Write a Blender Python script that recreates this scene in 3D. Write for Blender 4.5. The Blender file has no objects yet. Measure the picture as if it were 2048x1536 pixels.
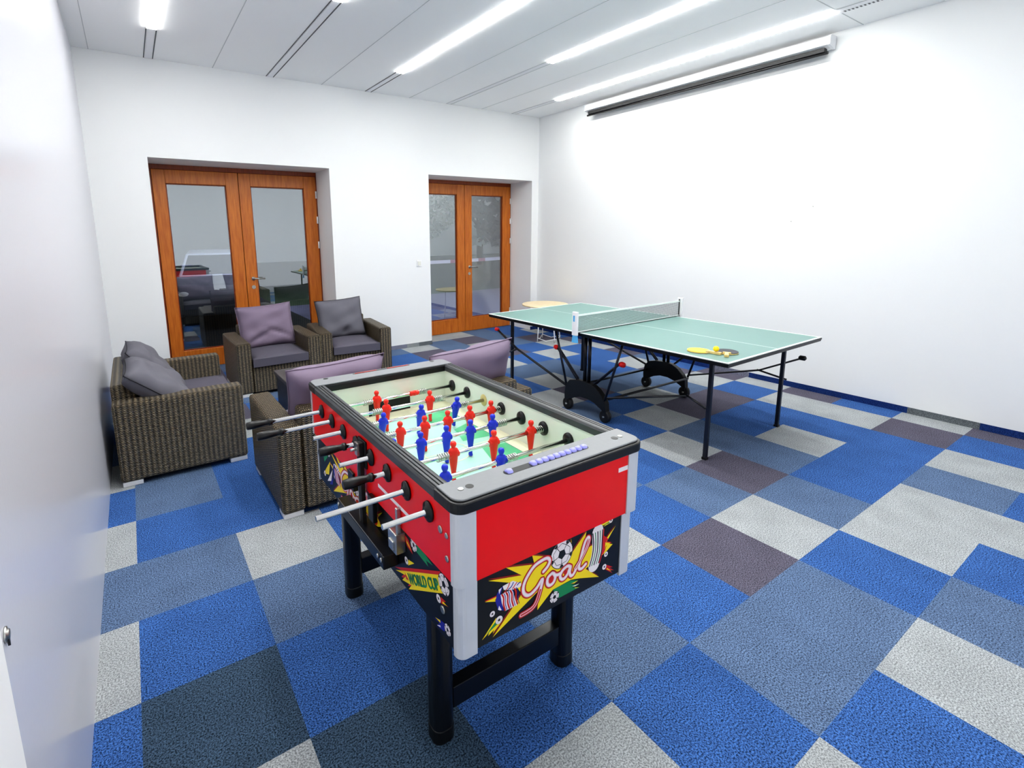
import bpy, bmesh, math, random
from mathutils import Vector, Matrix, noise
random.seed(7)
PI = math.pi
SC = bpy.context.scene
COL = SC.collection
# ------------------------------------------------------------------ materials
MATS = {}
def _nt(name):
    m = bpy.data.materials.new(name); m.use_nodes = True
    nt = m.node_tree; b = nt.nodes['Principled BSDF']
    MATS[name] = m
    return m, nt, b
def lin(c):
    return tuple(((x / 255) / 12.92 if x / 255 <= .04045 else ((x / 255 + .055) / 1.055) ** 2.4) for x in c) + (1,)
def mat(name, rgb, rough=.5, metal=0, spec=.5, var=0, vscale=20, bump=0, bscale=200):
    if name in MATS: return MATS[name]
    m, nt, b = _nt(name)
    c = lin(rgb)
    b.inputs['Base Color'].default_value = c
    b.inputs['Roughness'].default_value = rough
    b.inputs['Metallic'].default_value = metal
    b.inputs['Specular IOR Level'].default_value = spec
    tc = nt.nodes.new('ShaderNodeTexCoord')
    if var:
        n = nt.nodes.new('ShaderNodeTexNoise'); n.inputs['Scale'].default_value = vscale; n.inputs['Detail'].default_value = 4
        nt.links.new(tc.outputs['Object'], n.inputs['Vector'])
        r = nt.nodes.new('ShaderNodeMix'); r.data_type = 'RGBA'
        r.inputs[6].default_value = tuple(x * (1 - var) for x in c[:3]) + (1,)
        r.inputs[7].default_value = tuple(min(1, x * (1 + var)) for x in c[:3]) + (1,)
        nt.links.new(n.outputs['Fac'], r.inputs[0]); nt.links.new(r.outputs[2], b.inputs['Base Color'])
    if bump:
        n2 = nt.nodes.new('ShaderNodeTexNoise'); n2.inputs['Scale'].default_value = bscale
        nt.links.new(tc.outputs['Object'], n2.inputs['Vector'])
        bp = nt.nodes.new('ShaderNodeBump'); bp.inputs['Strength'].default_value = bump; bp.inputs['Distance'].default_value = .01
        nt.links.new(n2.outputs['Fac'], bp.inputs['Height']); nt.links.new(bp.outputs['Normal'], b.inputs['Normal'])
    return m
def carpet(name, rgb, spk=.55):
    m, nt, b = _nt(name)
    c = lin(rgb)
    tc = nt.nodes.new('ShaderNodeTexCoord')
    n = nt.nodes.new('ShaderNodeTexNoise'); n.inputs['Scale'].default_value = 165; n.inputs['Detail'].default_value = 2.5; n.inputs['Roughness'].default_value = .7
    nt.links.new(tc.outputs['Object'], n.inputs['Vector'])
    r = nt.nodes.new('ShaderNodeValToRGB')
    r.color_ramp.elements[0].position = .38; r.color_ramp.elements[1].position = .62
    r.color_ramp.elements[0].color = tuple(x * (1 - spk) for x in c[:3]) + (1,)
    r.color_ramp.elements[1].color = tuple(min(1, x * (1 + spk) + .012) for x in c[:3]) + (1,)
    nt.links.new(n.outputs['Fac'], r.inputs[0])
    n2 = nt.nodes.new('ShaderNodeTexNoise'); n2.inputs['Scale'].default_value = 5; n2.inputs['Detail'].default_value = 3
    nt.links.new(tc.outputs['Object'], n2.inputs['Vector'])
    mx = nt.nodes.new('ShaderNodeMix'); mx.data_type = 'RGBA'; mx.blend_type = 'MULTIPLY'
    mx.inputs[0].default_value = .35
    nt.links.new(r.outputs[0], mx.inputs[6]); nt.links.new(n2.outputs['Fac'], mx.inputs[7])
    nt.links.new(mx.outputs[2], b.inputs['Base Color'])
    b.inputs['Roughness'].default_value = .95; b.inputs['Specular IOR Level'].default_value = .12
    bp = nt.nodes.new('ShaderNodeBump'); bp.inputs['Strength'].default_value = .3; bp.inputs['Distance'].default_value = .003
    nt.links.new(n.outputs['Fac'], bp.inputs['Height']); nt.links.new(bp.outputs['Normal'], b.inputs['Normal'])
    return m
def emit(name, rgb, s):
    m, nt, b = _nt(name)
    b.inputs['Base Color'].default_value = lin(rgb)
    b.inputs['Emission Color'].default_value = lin(rgb); b.inputs['Emission Strength'].default_value = s
    return m
def math_node(nt, op, a, b=None):
    n = nt.nodes.new('ShaderNodeMath'); n.operation = op
    for i, v in enumerate((a, b)):
        if v is None: continue
        if isinstance(v, (int, float)): n.inputs[i].default_value = v
        else: nt.links.new(v, n.inputs[i])
    return n.outputs[0]
def wicker(name, dark, mid, light):
    m, nt, b = _nt(name)
    uv = nt.nodes.new('ShaderNodeUVMap'); uv.uv_map = 'UVMap'
    sp = nt.nodes.new('ShaderNodeSeparateXYZ'); nt.links.new(uv.outputs[0], sp.inputs[0])
    U, V = sp.outputs[0], sp.outputs[1]
    rib = math_node(nt, 'SINE', math_node(nt, 'MULTIPLY', U, 2 * PI / .034))
    rib = math_node(nt, 'MULTIPLY_ADD', rib, .5); rib.node.inputs[2].default_value = .5
    col = math_node(nt, 'FLOOR', math_node(nt, 'MULTIPLY', U, 1 / .017))
    ph = math_node(nt, 'MULTIPLY', col, PI)
    st = math_node(nt, 'SINE', math_node(nt, 'ADD', math_node(nt, 'MULTIPLY', V, 2 * PI / .0125), ph))
    st = math_node(nt, 'MULTIPLY_ADD', st, .5); st.node.inputs[2].default_value = .5
    nz = nt.nodes.new('ShaderNodeTexNoise'); nz.inputs['Scale'].default_value = 60; nz.inputs['Detail'].default_value = 2
    nt.links.new(uv.outputs[0], nz.inputs['Vector'])
    h = math_node(nt, 'ADD', math_node(nt, 'MULTIPLY', rib, .34), math_node(nt, 'MULTIPLY', st, .54))
    h2 = math_node(nt, 'ADD', h, math_node(nt, 'MULTIPLY', math_node(nt, 'SUBTRACT', nz.outputs['Fac'], .5), .5))
    r = nt.nodes.new('ShaderNodeValToRGB')
    e = r.color_ramp.elements
    e[0].position = .12; e[0].color = lin(dark); e[1].position = .95; e[1].color = lin(light)
    k = e.new(.5); k.color = lin(mid)
    nt.links.new(h2, r.inputs[0]); nt.links.new(r.outputs[0], b.inputs['Base Color'])
    b.inputs['Roughness'].default_value = .38
    bp = nt.nodes.new('ShaderNodeBump'); bp.inputs['Strength'].default_value = .9; bp.inputs['Distance'].default_value = .012
    nt.links.new(h, bp.inputs['Height']); nt.links.new(bp.outputs['Normal'], b.inputs['Normal'])
    return m
def wood(name, a, c, scale=6):
    m, nt, b = _nt(name)
    tc = nt.nodes.new('ShaderNodeTexCoord')
    mp = nt.nodes.new('ShaderNodeMapping'); mp.inputs['Scale'].default_value = (scale * 4, scale * 4, scale * .35)
    nt.links.new(tc.outputs['Object'], mp.inputs['Vector'])
    n = nt.nodes.new('ShaderNodeTexNoise'); n.inputs['Scale'].default_value = 2.2; n.inputs['Detail'].default_value = 5
    nt.links.new(mp.outputs[0], n.inputs['Vector'])
    r = nt.nodes.new('ShaderNodeValToRGB')
    r.color_ramp.elements[0].position = .3; r.color_ramp.elements[0].color = lin(a)
    r.color_ramp.elements[1].position = .75; r.color_ramp.elements[1].color = lin(c)
    nt.links.new(n.outputs['Fac'], r.inputs[0]); nt.links.new(r.outputs[0], b.inputs['Base Color'])
    b.inputs['Roughness'].default_value = .35
    return m
def glass(name, k=1.35):
    m, nt, b = _nt(name)
    nt.nodes.remove(b); out = nt.nodes['Material Output']
    t = nt.nodes.new('ShaderNodeBsdfTransparent'); t.inputs[0].default_value = (.9, .93, .93, 1)
    g = nt.nodes.new('ShaderNodeBsdfGlossy'); g.inputs['Roughness'].default_value = .0; g.inputs[0].default_value = (.95, .97, 1, 1)
    f = nt.nodes.new('ShaderNodeFresnel'); f.inputs[0].default_value = 1.5
    fm = math_node(nt, 'MINIMUM', math_node(nt, 'MULTIPLY', f.outputs[0], k), .8)
    mx = nt.nodes.new('ShaderNodeMixShader')
    nt.links.new(fm, mx.inputs[0]); nt.links.new(t.outputs[0], mx.inputs[1]); nt.links.new(g.outputs[0], mx.inputs[2])
    nt.links.new(mx.outputs[0], out.inputs[0])
    return m
def netting(name):
    m, nt, b = _nt(name)
    out = nt.nodes['Material Output']
    b.inputs['Base Color'].default_value = lin((120, 125, 128)); b.inputs['Roughness'].default_value = .9
    t = nt.nodes.new('ShaderNodeBsdfTransparent')
    uv = nt.nodes.new('ShaderNodeUVMap'); uv.uv_map = 'UVMap'
    sp = nt.nodes.new('ShaderNodeSeparateXYZ'); nt.links.new(uv.outputs[0], sp.inputs[0])
    def band(o):
        fr = math_node(nt, 'FRACT', math_node(nt, 'MULTIPLY', o, 1 / .012))
        return math_node(nt, 'LESS_THAN', fr, .3)
    mxm = math_node(nt, 'MAXIMUM', band(sp.outputs[0]), band(sp.outputs[1]))
    mx = nt.nodes.new('ShaderNodeMixShader')
    nt.links.new(mxm, mx.inputs[0]); nt.links.new(t.outputs[0], mx.inputs[1]); nt.links.new(b.outputs[0], mx.inputs[2])
    nt.links.new(mx.outputs[0], out.inputs[0])
    return m

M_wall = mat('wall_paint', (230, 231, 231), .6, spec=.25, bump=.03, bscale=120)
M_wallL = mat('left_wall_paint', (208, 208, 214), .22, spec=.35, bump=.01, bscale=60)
M_ceil = mat('ceiling_paint', (246, 246, 245), .8, spec=.1, bump=.04, bscale=300)
M_seam = mat('ceiling_seam', (196, 198, 198), .8)
M_slot = mat('light_slot', (84, 86, 88), .6)
M_white = mat('white_plastic', (232, 232, 234), .4, var=.02)
M_offwhite = mat('white_metal', (225, 226, 228), .35)
M_black = mat('black_plastic', (14, 14, 16), .35, var=.15, vscale=60)
M_blackm = mat('black_matte', (16, 16, 18), .6, var=.2, vscale=40, bump=.1, bscale=300)
M_blackpaint = mat('black_painted_steel', (14, 16, 22), .3, var=.1)
M_navy = mat('dark_blue_steel', (24, 28, 40), .3, var=.1)
M_chrome = mat('chrome', (225, 225, 222), .16, 1, var=.04)
M_steel = mat('brushed_steel', (190, 190, 186), .32, 1, var=.08, vscale=50)
M_alu = mat('aluminium', (212, 214, 219), .38, .25, var=.05, vscale=15)
M_red = mat('red_laminate', (236, 8, 10), .3, var=.03)
M_redp = mat('red_plastic', (238, 40, 22), .3, var=.05)
M_bluep = mat('blue_plastic', (28, 52, 205), .3, var=.05)
M_lilac = mat('lilac_plastic', (165, 165, 238), .3)
M_inner = mat('cream_laminate', (228, 232, 220), .3, var=.02)
M_gfield = mat('pitch_mint', (176, 226, 206), .3, var=.05, vscale=6)
M_gdark = mat('pitch_green', (92, 196, 140), .3, var=.05, vscale=9)
M_gline = mat('pitch_cream', (236, 236, 206), .35, var=.02)
M_capgrey = mat('cap_grey', (126, 128, 131), .45, var=.06, vscale=60, bump=.05, bscale=400)
M_rail = mat('ribbed_rail', (64, 66, 68), .35, var=.1)
M_yellow = mat('print_yellow', (250, 222, 10), .4)
M_pred = mat('print_red', (206, 22, 22), .4)
M_pdred = mat('print_dark_red', (140, 24, 16), .4)
M_pwhite = mat('print_white', (240, 232, 234), .4)
M_pblack = mat('print_black', (10, 10, 12), .35)
M_pgreen = mat('print_green', (18, 140, 84), .4)
M_pblue = mat('print_blue', (28, 34, 150), .4)
M_pgrey = mat('print_pink', (232, 190, 200), .4)
M_wood = wood('door_wood', (170, 90, 20), (200, 119, 40))
M_woodd = wood('door_wood_dark', (110, 42, 8), (146, 62, 14))
M_ltwood = wood('light_wood', (238, 216, 170), (246, 230, 192), 3)
M_hwood = wood('paddle_wood', (206, 178, 110), (226, 204, 142), 20)
M_glass = glass('pane_glass', 4.0)
M_ppgreen = mat('table_green', (110, 144, 138), .35, spec=.4, var=.04, vscale=8)
M_line = mat('white_line', (228, 236, 232), .5)
M_net = netting('net_mesh')
M_knob = mat('red_knob', (226, 22, 20), .4)
M_cyan = mat('blue_clip', (96, 176, 226), .4)
M_rubber = mat('black_rubber', (58, 58, 66), .6, var=.1, vscale=90)
M_yrub = mat('yellow_rubber', (246, 218, 70), .5, var=.04, vscale=40)
M_ball = mat('yellow_ball', (250, 214, 18), .4)
M_wick = wicker('brown_wicker', (14, 11, 8), (58, 48, 34), (172, 154, 120))
M_purp = mat('purple_cloth', (122, 109, 127), .75, spec=.3, var=.08, vscale=7, bump=.12, bscale=500)
M_grey = mat('grey_cloth', (100, 99, 107), .75, spec=.3, var=.08, vscale=7, bump=.12, bscale=500)
M_seat = mat('dark_grey_cloth', (87, 84, 95), .7, spec=.35, var=.06, vscale=9, bump=.12, bscale=500)
M_pipe = mat('piping_cloth', (34, 34, 42), .7)
M_darkw = mat('dark_table', (38, 36, 36), .4, var=.2, vscale=90, bump=.3, bscale=200)
CARP = {'L': carpet('carpet_light_grey', (172, 176, 178), .45), 'B': carpet('carpet_blue', (64, 103, 163), .8),
        'S': carpet('carpet_slate', (97, 118, 149), .7), 'P': carpet('carpet_mauve', (98, 95, 110), .65),
        'N': carpet('carpet_dark_slate', (64, 84, 104), .8)}
# ------------------------------------------------------------------ mesh helpers
def tag(o, label=None, cat=None, group=None, kind=None):
    if label: o['label'] = label
    if cat: o['category'] = cat
    if group: o['group'] = group
    if kind: o['kind'] = kind
    return o
def thing(name, label, cat, loc=(0, 0, 0), rz=0, group=None):
    o = bpy.data.objects.new(name, None); COL.objects.link(o)
    o.location = loc; o.rotation_euler = (0, 0, rz); o.empty_display_size = .1
    return tag(o, label, cat, group)
def obj(name, bm, mats, parent=None, smooth=False, bevel=0, seg=2, angle=.6):
    me = bpy.data.meshes.new(name)
    bmesh.ops.recalc_face_normals(bm, faces=bm.faces[:])
    bm.to_mesh(me); bm.free()
    for m in (mats if isinstance(mats, (list, tuple)) else [mats]): me.materials.append(m)
    if smooth:
        for p in me.polygons: p.use_smooth = True
    o = bpy.data.objects.new(name, me); COL.objects.link(o)
    if parent: o.parent = parent
    if bevel:
        md = o.modifiers.new('Bevel', 'BEVEL'); md.width = bevel; md.segments = seg; md.limit_method = 'ANGLE'; md.angle_limit = angle
    return o
def BM(): return bmesh.new()
def box(bm, x0, x1, y0, y1, z0, z1, mi=0, M=None):
    uvl = bm.loops.layers.uv.get('UVMap') or bm.loops.layers.uv.new('UVMap')
    co = [(x, y, z) for x in (x0, x1) for y in (y0, y1) for z in (z0, z1)]
    vs = [bm.verts.new(M @ Vector(c) if M else c) for c in co]
    F = [((0, 1, 3, 2), 1, 2), ((4, 6, 7, 5), 1, 2), ((0, 4, 5, 1), 0, 2), ((2, 3, 7, 6), 0, 2), ((0, 2, 6, 4), 1, 0), ((1, 5, 7, 3), 1, 0)]
    for idx, a, b in F:
        f = bm.faces.new([vs[i] for i in idx]); f.material_index = mi
        for l, i in zip(f.loops, idx): l[uvl].uv = (co[i][a], co[i][b])
    return vs
def tube(bm, pts, r, n=10, mi=0, cap=True, sy=1.0):
    pts = [Vector(p) for p in pts]
    rings = []
    for i, p in enumerate(pts):
        if i == 0: d = pts[1] - p
        elif i == len(pts) - 1: d = p - pts[-2]
        else: d = (pts[i + 1] - p).normalized() + (p - pts[i - 1]).normalized()
        d.normalize()
        up = Vector((0, 0, 1)) if abs(d.z) < .95 else Vector((0, 1, 0))
        a = d.cross(up).normalized(); b = a.cross(d).normalized()
        rr = r[i] if isinstance(r, (list, tuple)) else r
        rings.append([bm.verts.new(p + a * rr * math.cos(2 * PI * k / n) + b * rr * sy * math.sin(2 * PI * k / n)) for k in range(n)])
    for i in range(len(rings) - 1):
        for k in range(n):
            f = bm.faces.new([rings[i][k], rings[i][(k + 1) % n], rings[i + 1][(k + 1) % n], rings[i + 1][k]]); f.material_index = mi; f.smooth = True
    if cap:
        for rg in (rings[0], rings[-1]):
            f = bm.faces.new(rg); f.material_index = mi
def prism(bm, poly, axis, a0, a1, mi=0):
    """poly in the two other axes (order kept), extruded along axis"""
    def P(p, a):
        q = list(p); q.insert(axis, a); return q
    A = [bm.verts.new(P(p, a0)) for p in poly]; B = [bm.verts.new(P(p, a1)) for p in poly]
    n = len(poly)
    for f in [bm.faces.new(A), bm.faces.new(B)] + [bm.faces.new([A[i], A[(i + 1) % n], B[(i + 1) % n], B[i]]) for i in range(n)]: f.material_index = mi
def lathe(bm, prof, n=16, axis=2, c=(0, 0, 0), mi=0, sx=1, sy=1):
    rings = []
    for z, r in prof:
        ring = []
        for k in range(n):
            a = 2 * PI * k / n
            u, v = r * sx * math.cos(a), r * sy * math.sin(a)
            p = {2: (u, v, z), 0: (z, u, v), 1: (u, z, v)}[axis]
            ring.append(bm.verts.new((p[0] + c[0], p[1] + c[1], p[2] + c[2])))
        rings.append(ring)
    for i in range(len(rings) - 1):
        for k in range(n):
            f = bm.faces.new([rings[i][k], rings[i][(k + 1) % n], rings[i + 1][(k + 1) % n], rings[i + 1][k]]); f.smooth = True; f.material_index = mi
    for rg in (rings[0], rings[-1]):
        f = bm.faces.new(rg); f.material_index = mi
def crom(pts, k=6, closed=False):
    out = []; n = len(pts)
    for i in range(n - 1):
        p0 = pts[max(i - 1, 0)]; p1 = pts[i]; p2 = pts[i + 1]; p3 = pts[min(i + 2, n - 1)]
        for s in range(k):
            t = s / k
            out.append(tuple(.5 * (2 * b + (c - a) * t + (2 * a - 5 * b + 4 * c - d) * t * t + (3 * b - a - 3 * c + d) * t ** 3) for a, b, c, d in zip(p0, p1, p2, p3)))
    out.append(tuple(pts[-1])); return out
def dup(root, loc, rz, label, group=None):
    r = root.copy(); COL.objects.link(r); r.location = loc; r.rotation_euler = (0, 0, rz); r['label'] = label
    if group: r['group'] = group
    for ch in list(root.children):
        c = ch.copy(); COL.objects.link(c); c.parent = r
        for g in list(ch.children):
            d = g.copy(); COL.objects.link(d); d.parent = c
    return r
# ------------------------------------------------------------------ room
XL, XR, YB, H, YF = -3.646, 2.782, 5.857, 3.704, -2.3
T = .5
cells = {}
def row(j, i0, s):
    for k, ch in enumerate(s): cells[(i0 + k, j)] = ch
row(12, -8, 'SBPSBLSPBLLSBB')
row(11, -8, 'BSPBSNBSLSPSBL')
row(10, -8, 'PBSBPSBBPSLSPB')
row(9, -8, 'SLBSBPSBSPPBLP')
row(8, -8, 'BSPBSLBSBLBLBL')
row(7, -8, 'SBLSBPBLBSSBBP')
row(6, -8, 'LSBSPBSSBLSBLS')
row(5, -8, 'BSBBSBLSLPSSPB')
row(4, -8, 'LBBSBPSSSBLSLP')
row(3, -8, 'SSLBSLBBBLPPBL')
row(2, -8, 'LBSLSBSBLSBBLP')
row(1, -8, 'BNBBBLBSPSLBLB')
row(0, -8, 'SLNBSBPLSBBBPL')
row(-1, -8, 'BSBLBSSBLLSLBP')
row(-2, -8, 'SBLSLBLSBLBLSB')
row(-3, -8, 'LBSBSBLBSBSPBL')
row(-4, -8, 'BSLPBSBPLBSBLS')
row(-5, -8, 'SBBLSPBSBLBSPB')
bm = BM(); order = 'LBSPN'
def quad(bm, pts, mi=0):
    f = bm.faces.new([bm.verts.new(p) for p in pts]); f.material_index = mi; return f
for (i, j), ch in cells.items():
    x0, x1, y0, y1 = max(i * T, XL), min((i + 1) * T, XR), max(j * T, YF), min((j + 1) * T, 6.46)
    if x0 < x1 and y0 < y1: quad(bm, [(x0, y0, 0), (x1, y0, 0), (x1, y1, 0), (x0, y1, 0)], order.index(ch))
fl = obj('floor', bm, [CARP[c] for c in order]); tag(fl, kind='structure')
# back wall with two deep door openings
DX = [(-3.08, -.981), (.562, 2.632)]; DT = 2.645; DY = 6.45
bm = BM()
yo = 6.75
for a, b in ((XL - .2, DX[0][0]), (DX[0][1], DX[1][0]), (DX[1][1], XR + .2)): box(bm, a, b, YB, yo, 0, H + .1)
for a, b in DX: box(bm, a, b, YB, yo, DT, H + .1)
tag(obj('wall_back', bm, M_wall), kind='structure')
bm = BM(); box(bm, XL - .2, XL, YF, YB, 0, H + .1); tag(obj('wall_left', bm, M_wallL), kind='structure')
bm = BM(); box(bm, XR, XR + .2, YF, YB, 0, H + .1); tag(obj('wall_right', bm, M_wall), kind='structure')
bm = BM(); box(bm, XL - .2, XR + .2, YF - .2, YF, 0, H + .1); tag(obj('wall_front', bm, M_wall), kind='structure')
bm = BM(); box(bm, XL - .2, XR + .2, YF - .2, YB, H, H + .12); tag(obj('ceiling', bm, M_ceil), kind='structure')
# ceiling panel joints
bm = BM()
for x in (-2.32, -1.022, .27, 1.56): box(bm, x - .004, x + .004, YF, YB, H - .002, H)
for x in (-3.5,): box(bm, x - .003, x + .003, YF, YB, H - .002, H)
for y in (1.215,): box(bm, 1.62, XR, y - .004, y + .004, H - .002, H)
tag(obj('trim_1', bm, M_seam), kind='structure')
# carpet baseboards
SKIRT = [carpet('skirt_grey', (150, 155, 158), .35), carpet('skirt_blue', (30, 58, 118), .4), carpet('skirt_mauve', (132, 134, 152), .4), carpet('skirt_dark', (112, 118, 122), .4)]; so_ = 'LBPN'
bm = BM(); zb = .06
segs = [(-2.3, -.04, 'B'), (-.04, .465, 'N'), (.465, 1.976, 'B'), (1.976, 2.47, 'P'), (2.47, 5.857, 'B')]
for a, b, c in segs: box(bm, XR - .008, XR, a, b, 0, zb, so_.index(c))
tag(obj('baseboard_right', bm, SKIRT), kind='structure')
bm = BM()
for a, b, c in [(XL, -3.08, 'B'), (-.981, -.35, 'B'), (-.35, .111, 'P'), (.111, .324, 'L'), (.324, .562, 'N'), (2.632, XR - .008, 'B')]: box(bm, a, b, YB - .008, YB, 0, zb, so_.index(c))
tag(obj('baseboard_back', bm, SKIRT), kind='structure')
# near edge of the left wall: flat white strip
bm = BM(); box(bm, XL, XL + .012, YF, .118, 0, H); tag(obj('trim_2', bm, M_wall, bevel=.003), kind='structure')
# ------------------------------------------------------------------ doors
def make_door(idx, x0, x1, split):
    root = bpy.data.objects.new(f'door_{idx}', None); COL.objects.link(root)
    root.location = ((x0 + x1) / 2, DY, 0); tag(root, kind='structure')
    cx = (x0 + x1) / 2
    fw = .04
    bm = BM()
    box(bm, x0 - cx, x0 - cx + fw, 0, .12, 0, DT); box(bm, x1 - cx - fw * .4, x1 - cx, 0, .12, 0, DT)
    box(bm, x0 - cx, x1 - cx, -.002, .12, DT - .06, DT)
    obj('frame', bm, M_woodd, root, bevel=.004)
    for k, (a, b) in enumerate(((x0 + fw, split), (split, x1 - fw * .4))):
        a -= cx; b -= cx
        ls, rs = ((.145, .155) if k == 0 else (.15, .175))
        zt, zb0 = DT - .062, .004; gb, gt = .25, 2.415
        bm = BM()
        box(bm, a + .003, a + ls, -.012, .07, zb0, zt); box(bm, b - rs, b - .003, -.012, .07, zb0, zt)
        box(bm, a + ls, b - rs, -.012, .07, zb0, gb); box(bm, a + ls, b - rs, -.012, .07, gt, zt)
        lf = obj('leaf', bm, M_wood, root, bevel=.005)
        bm = BM(); box(bm, a + ls, b - rs, .026, .032, gb, gt); obj('pane', bm, M_glass, lf)
        bm = BM()
        for (p, q, r_, s) in ((a + ls, a + ls + .012, gb, gt), (b - rs - .012, b - rs, gb, gt), (a + ls, b - rs, gb, gb + .012), (a + ls, b - rs, gt - .012, gt)):
            box(bm, p, q, .012, .026, r_, s)
        obj('glazing_bead', bm, M_woodd, lf)
        if k == 1:
            hx = a + .095; bm = BM()
            lathe(bm, [(-.022, .026), (-.012, .026)], 18, 1, (hx, 0, 1.165))
            tube(bm, [(hx, -.02, 1.165), (hx, -.062, 1.165), (hx + .02, -.068, 1.166), (hx + .145, -.066, 1.16)], .0105, 10)
            obj('handle', bm, M_steel, lf, smooth=True)
            bm = BM(); lathe(bm, [(-.02, .026), (-.012, .027)], 18, 1, (hx - .006, 0, 1.045)); box(bm, hx - .01, hx - .002, -.023, -.019, 1.03, 1.06)
            obj('lock', bm, M_steel, lf)
            for z in (2.33, 1.97, 1.61, .3):
                bm = BM(); lathe(bm, [(z - .05, .012), (z + .05, .012)], 10, 2, (b - .004, -.016, 0)); obj('hinge', bm, M_offwhite, lf)
    return root
make_door(1, DX[0][0], DX[0][1], -2.045)
make_door(2, DX[1][0], DX[1][1], 1.60)
# ------------------------------------------------------------------ ceiling lights
M_diff = emit('lamp_diffuser', (255, 255, 252), 33)
def ceiling_light(xc, y1, yend, mods, label, w=.085):
    t = thing('ceiling_light', label, 'ceiling light', (xc, y1, H), group=None)
    hw = w / 2
    bm = BM(); box(bm, -hw + .012, hw - .012, YF + .3 - y1, YB - y1 - .003, -.004, -.0005); obj('channel', bm, M_white, t)
    for s in (-1, 1):
        bm = BM(); box(bm, s * hw - .0045, s * hw + .0045, YF + .3 - y1, YB - y1 - .003, -.0035, -.0002); obj('slot', bm, M_slot if xc < .2 else M_seam, t)
    for a, b in mods:
        bm = BM(); box(bm, -hw, hw, a - y1, b - y1, -.012, -.004); obj('diffuser', bm, M_diff, t)
def mods(top, bottom, L=1.23, gap=.012):
    r = []; y = top
    while y > bottom + .2:
        r.append((max(y - L + gap, bottom), y)); y -= L
    return r
ceiling_light(-2.965, 4.87, 0, mods(4.87, -.1), 'recessed ceiling strip light nearest the left wall, seen at the top left')
ceiling_light(-1.675, 3.39, 0, mods(3.39, -.4), 'ceiling strip light with the longest unlit track, second from the left wall')
ceiling_light(-.37, 4.86, 0, mods(4.86, -.2, 1.25), 'ceiling strip light with two long glowing lengths above the middle of the room')
ceiling_light(.94, 3.61, 0, mods(3.61, -.1, 1.21), 'ceiling strip light second from the right wall, over the table tennis table')
ceiling_light(2.205, 4.82, 0, mods(4.82, 1.24, 1.2), 'thin ceiling strip light running along the projector screen by the right wall')
t = thing('air_vent', 'slotted air vent in the ceiling at the end of the right-hand strip light', 'air vent', (2.262, .4, H))
bm = BM(); box(bm, -.03, .03, -1.2, .82, -.003, -.0005); obj('frame', bm, M_white, t)
bm = BM()
for k in range(66): box(bm, -.018, .018, -1.18 + k * .03, -1.18 + k * .03 + .014, -.004, -.003)
obj('slats', bm, M_slot, t)
# ------------------------------------------------------------------ projector screen
t = thing('projector_screen', 'rolled-up white projector screen case mounted high on the right wall', 'projector screen', (XR - .095, 3.05, 3.6))
bm = BM()
prof = [(-.055, .03), (-.045, .05), (-.02, .056), (.075, .056), (.075, -.056), (.035, -.056), (.02, -.05), (-.055, -.03)]
prism(bm, prof, 1, -1.6, 1.6); obj('case', bm, M_white, t, bevel=.004)
for s in (-1, 1):
    bm = BM(); prism(bm, [(x * 1.04, z * 1.1) for x, z in prof], 1, s * 1.6, s * 1.625); obj('end_cap', bm, M_offwhite, t, bevel=.003)
bm = BM(); box(bm, -.03, .03, -1.57, 1.57, -.086, -.05); obj('screen_roll', bm, M_blackm, t)
bm = BM(); tube(bm, [(-.012, -1.6, -.1), (-.012, 1.6, -.1)], .013, 10); obj('bottom_bar', bm, M_black, t)
for y in (-1.37, 1.37):
    bm = BM(); box(bm, .075, .0945, y - .03, y + .03, -.03, .05); obj('wall_bracket', bm, M_offwhite, t)
# ------------------------------------------------------------------ small wall things
t = thing('light_switch', 'small white light switch on the wall left of the right-hand door', 'light switch', (.361, YB, 1.305))
bm = BM(); box(bm, -.045, .045, -.012, 0, -.05, .05); obj('plate', bm, M_white, t, bevel=.004)
bm = BM(); box(bm, -.028, .028, -.02, -.012, -.032, .034); obj('rocker', bm, mat('switch_rocker', (222, 222, 214), .4), t, bevel=.003)
t = thing('wall_latch', 'small round steel latch on the white wall at the left edge', 'latch', (XL, .19, .976))
bm = BM(); lathe(bm, [(0, .016), (.003, .016), (.004, .011), (.007, .010), (.008, .005)], 16, 0); obj('rose', bm, M_steel, t)
bm = BM(); prism(bm, [(-.006, 0), (.006, 0), (.001, -.026), (-.001, -.026)], 0, .002, .006); obj('tongue', bm, M_black, t)
for y, z, lb in ((1.476, 2.005, 'right and upper of two nails left in the bare right wall'), (1.677, 1.853, 'left and lower of two nails left in the bare right wall')):
    t = thing('nail', lb, 'nail', (XR, y, z))
    bm = BM(); lathe(bm, [(0, .002), (-.012, .002), (-.012, .006), (-.015, .005)], 10, 0); obj('shank', bm, M_steel, t)
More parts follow.
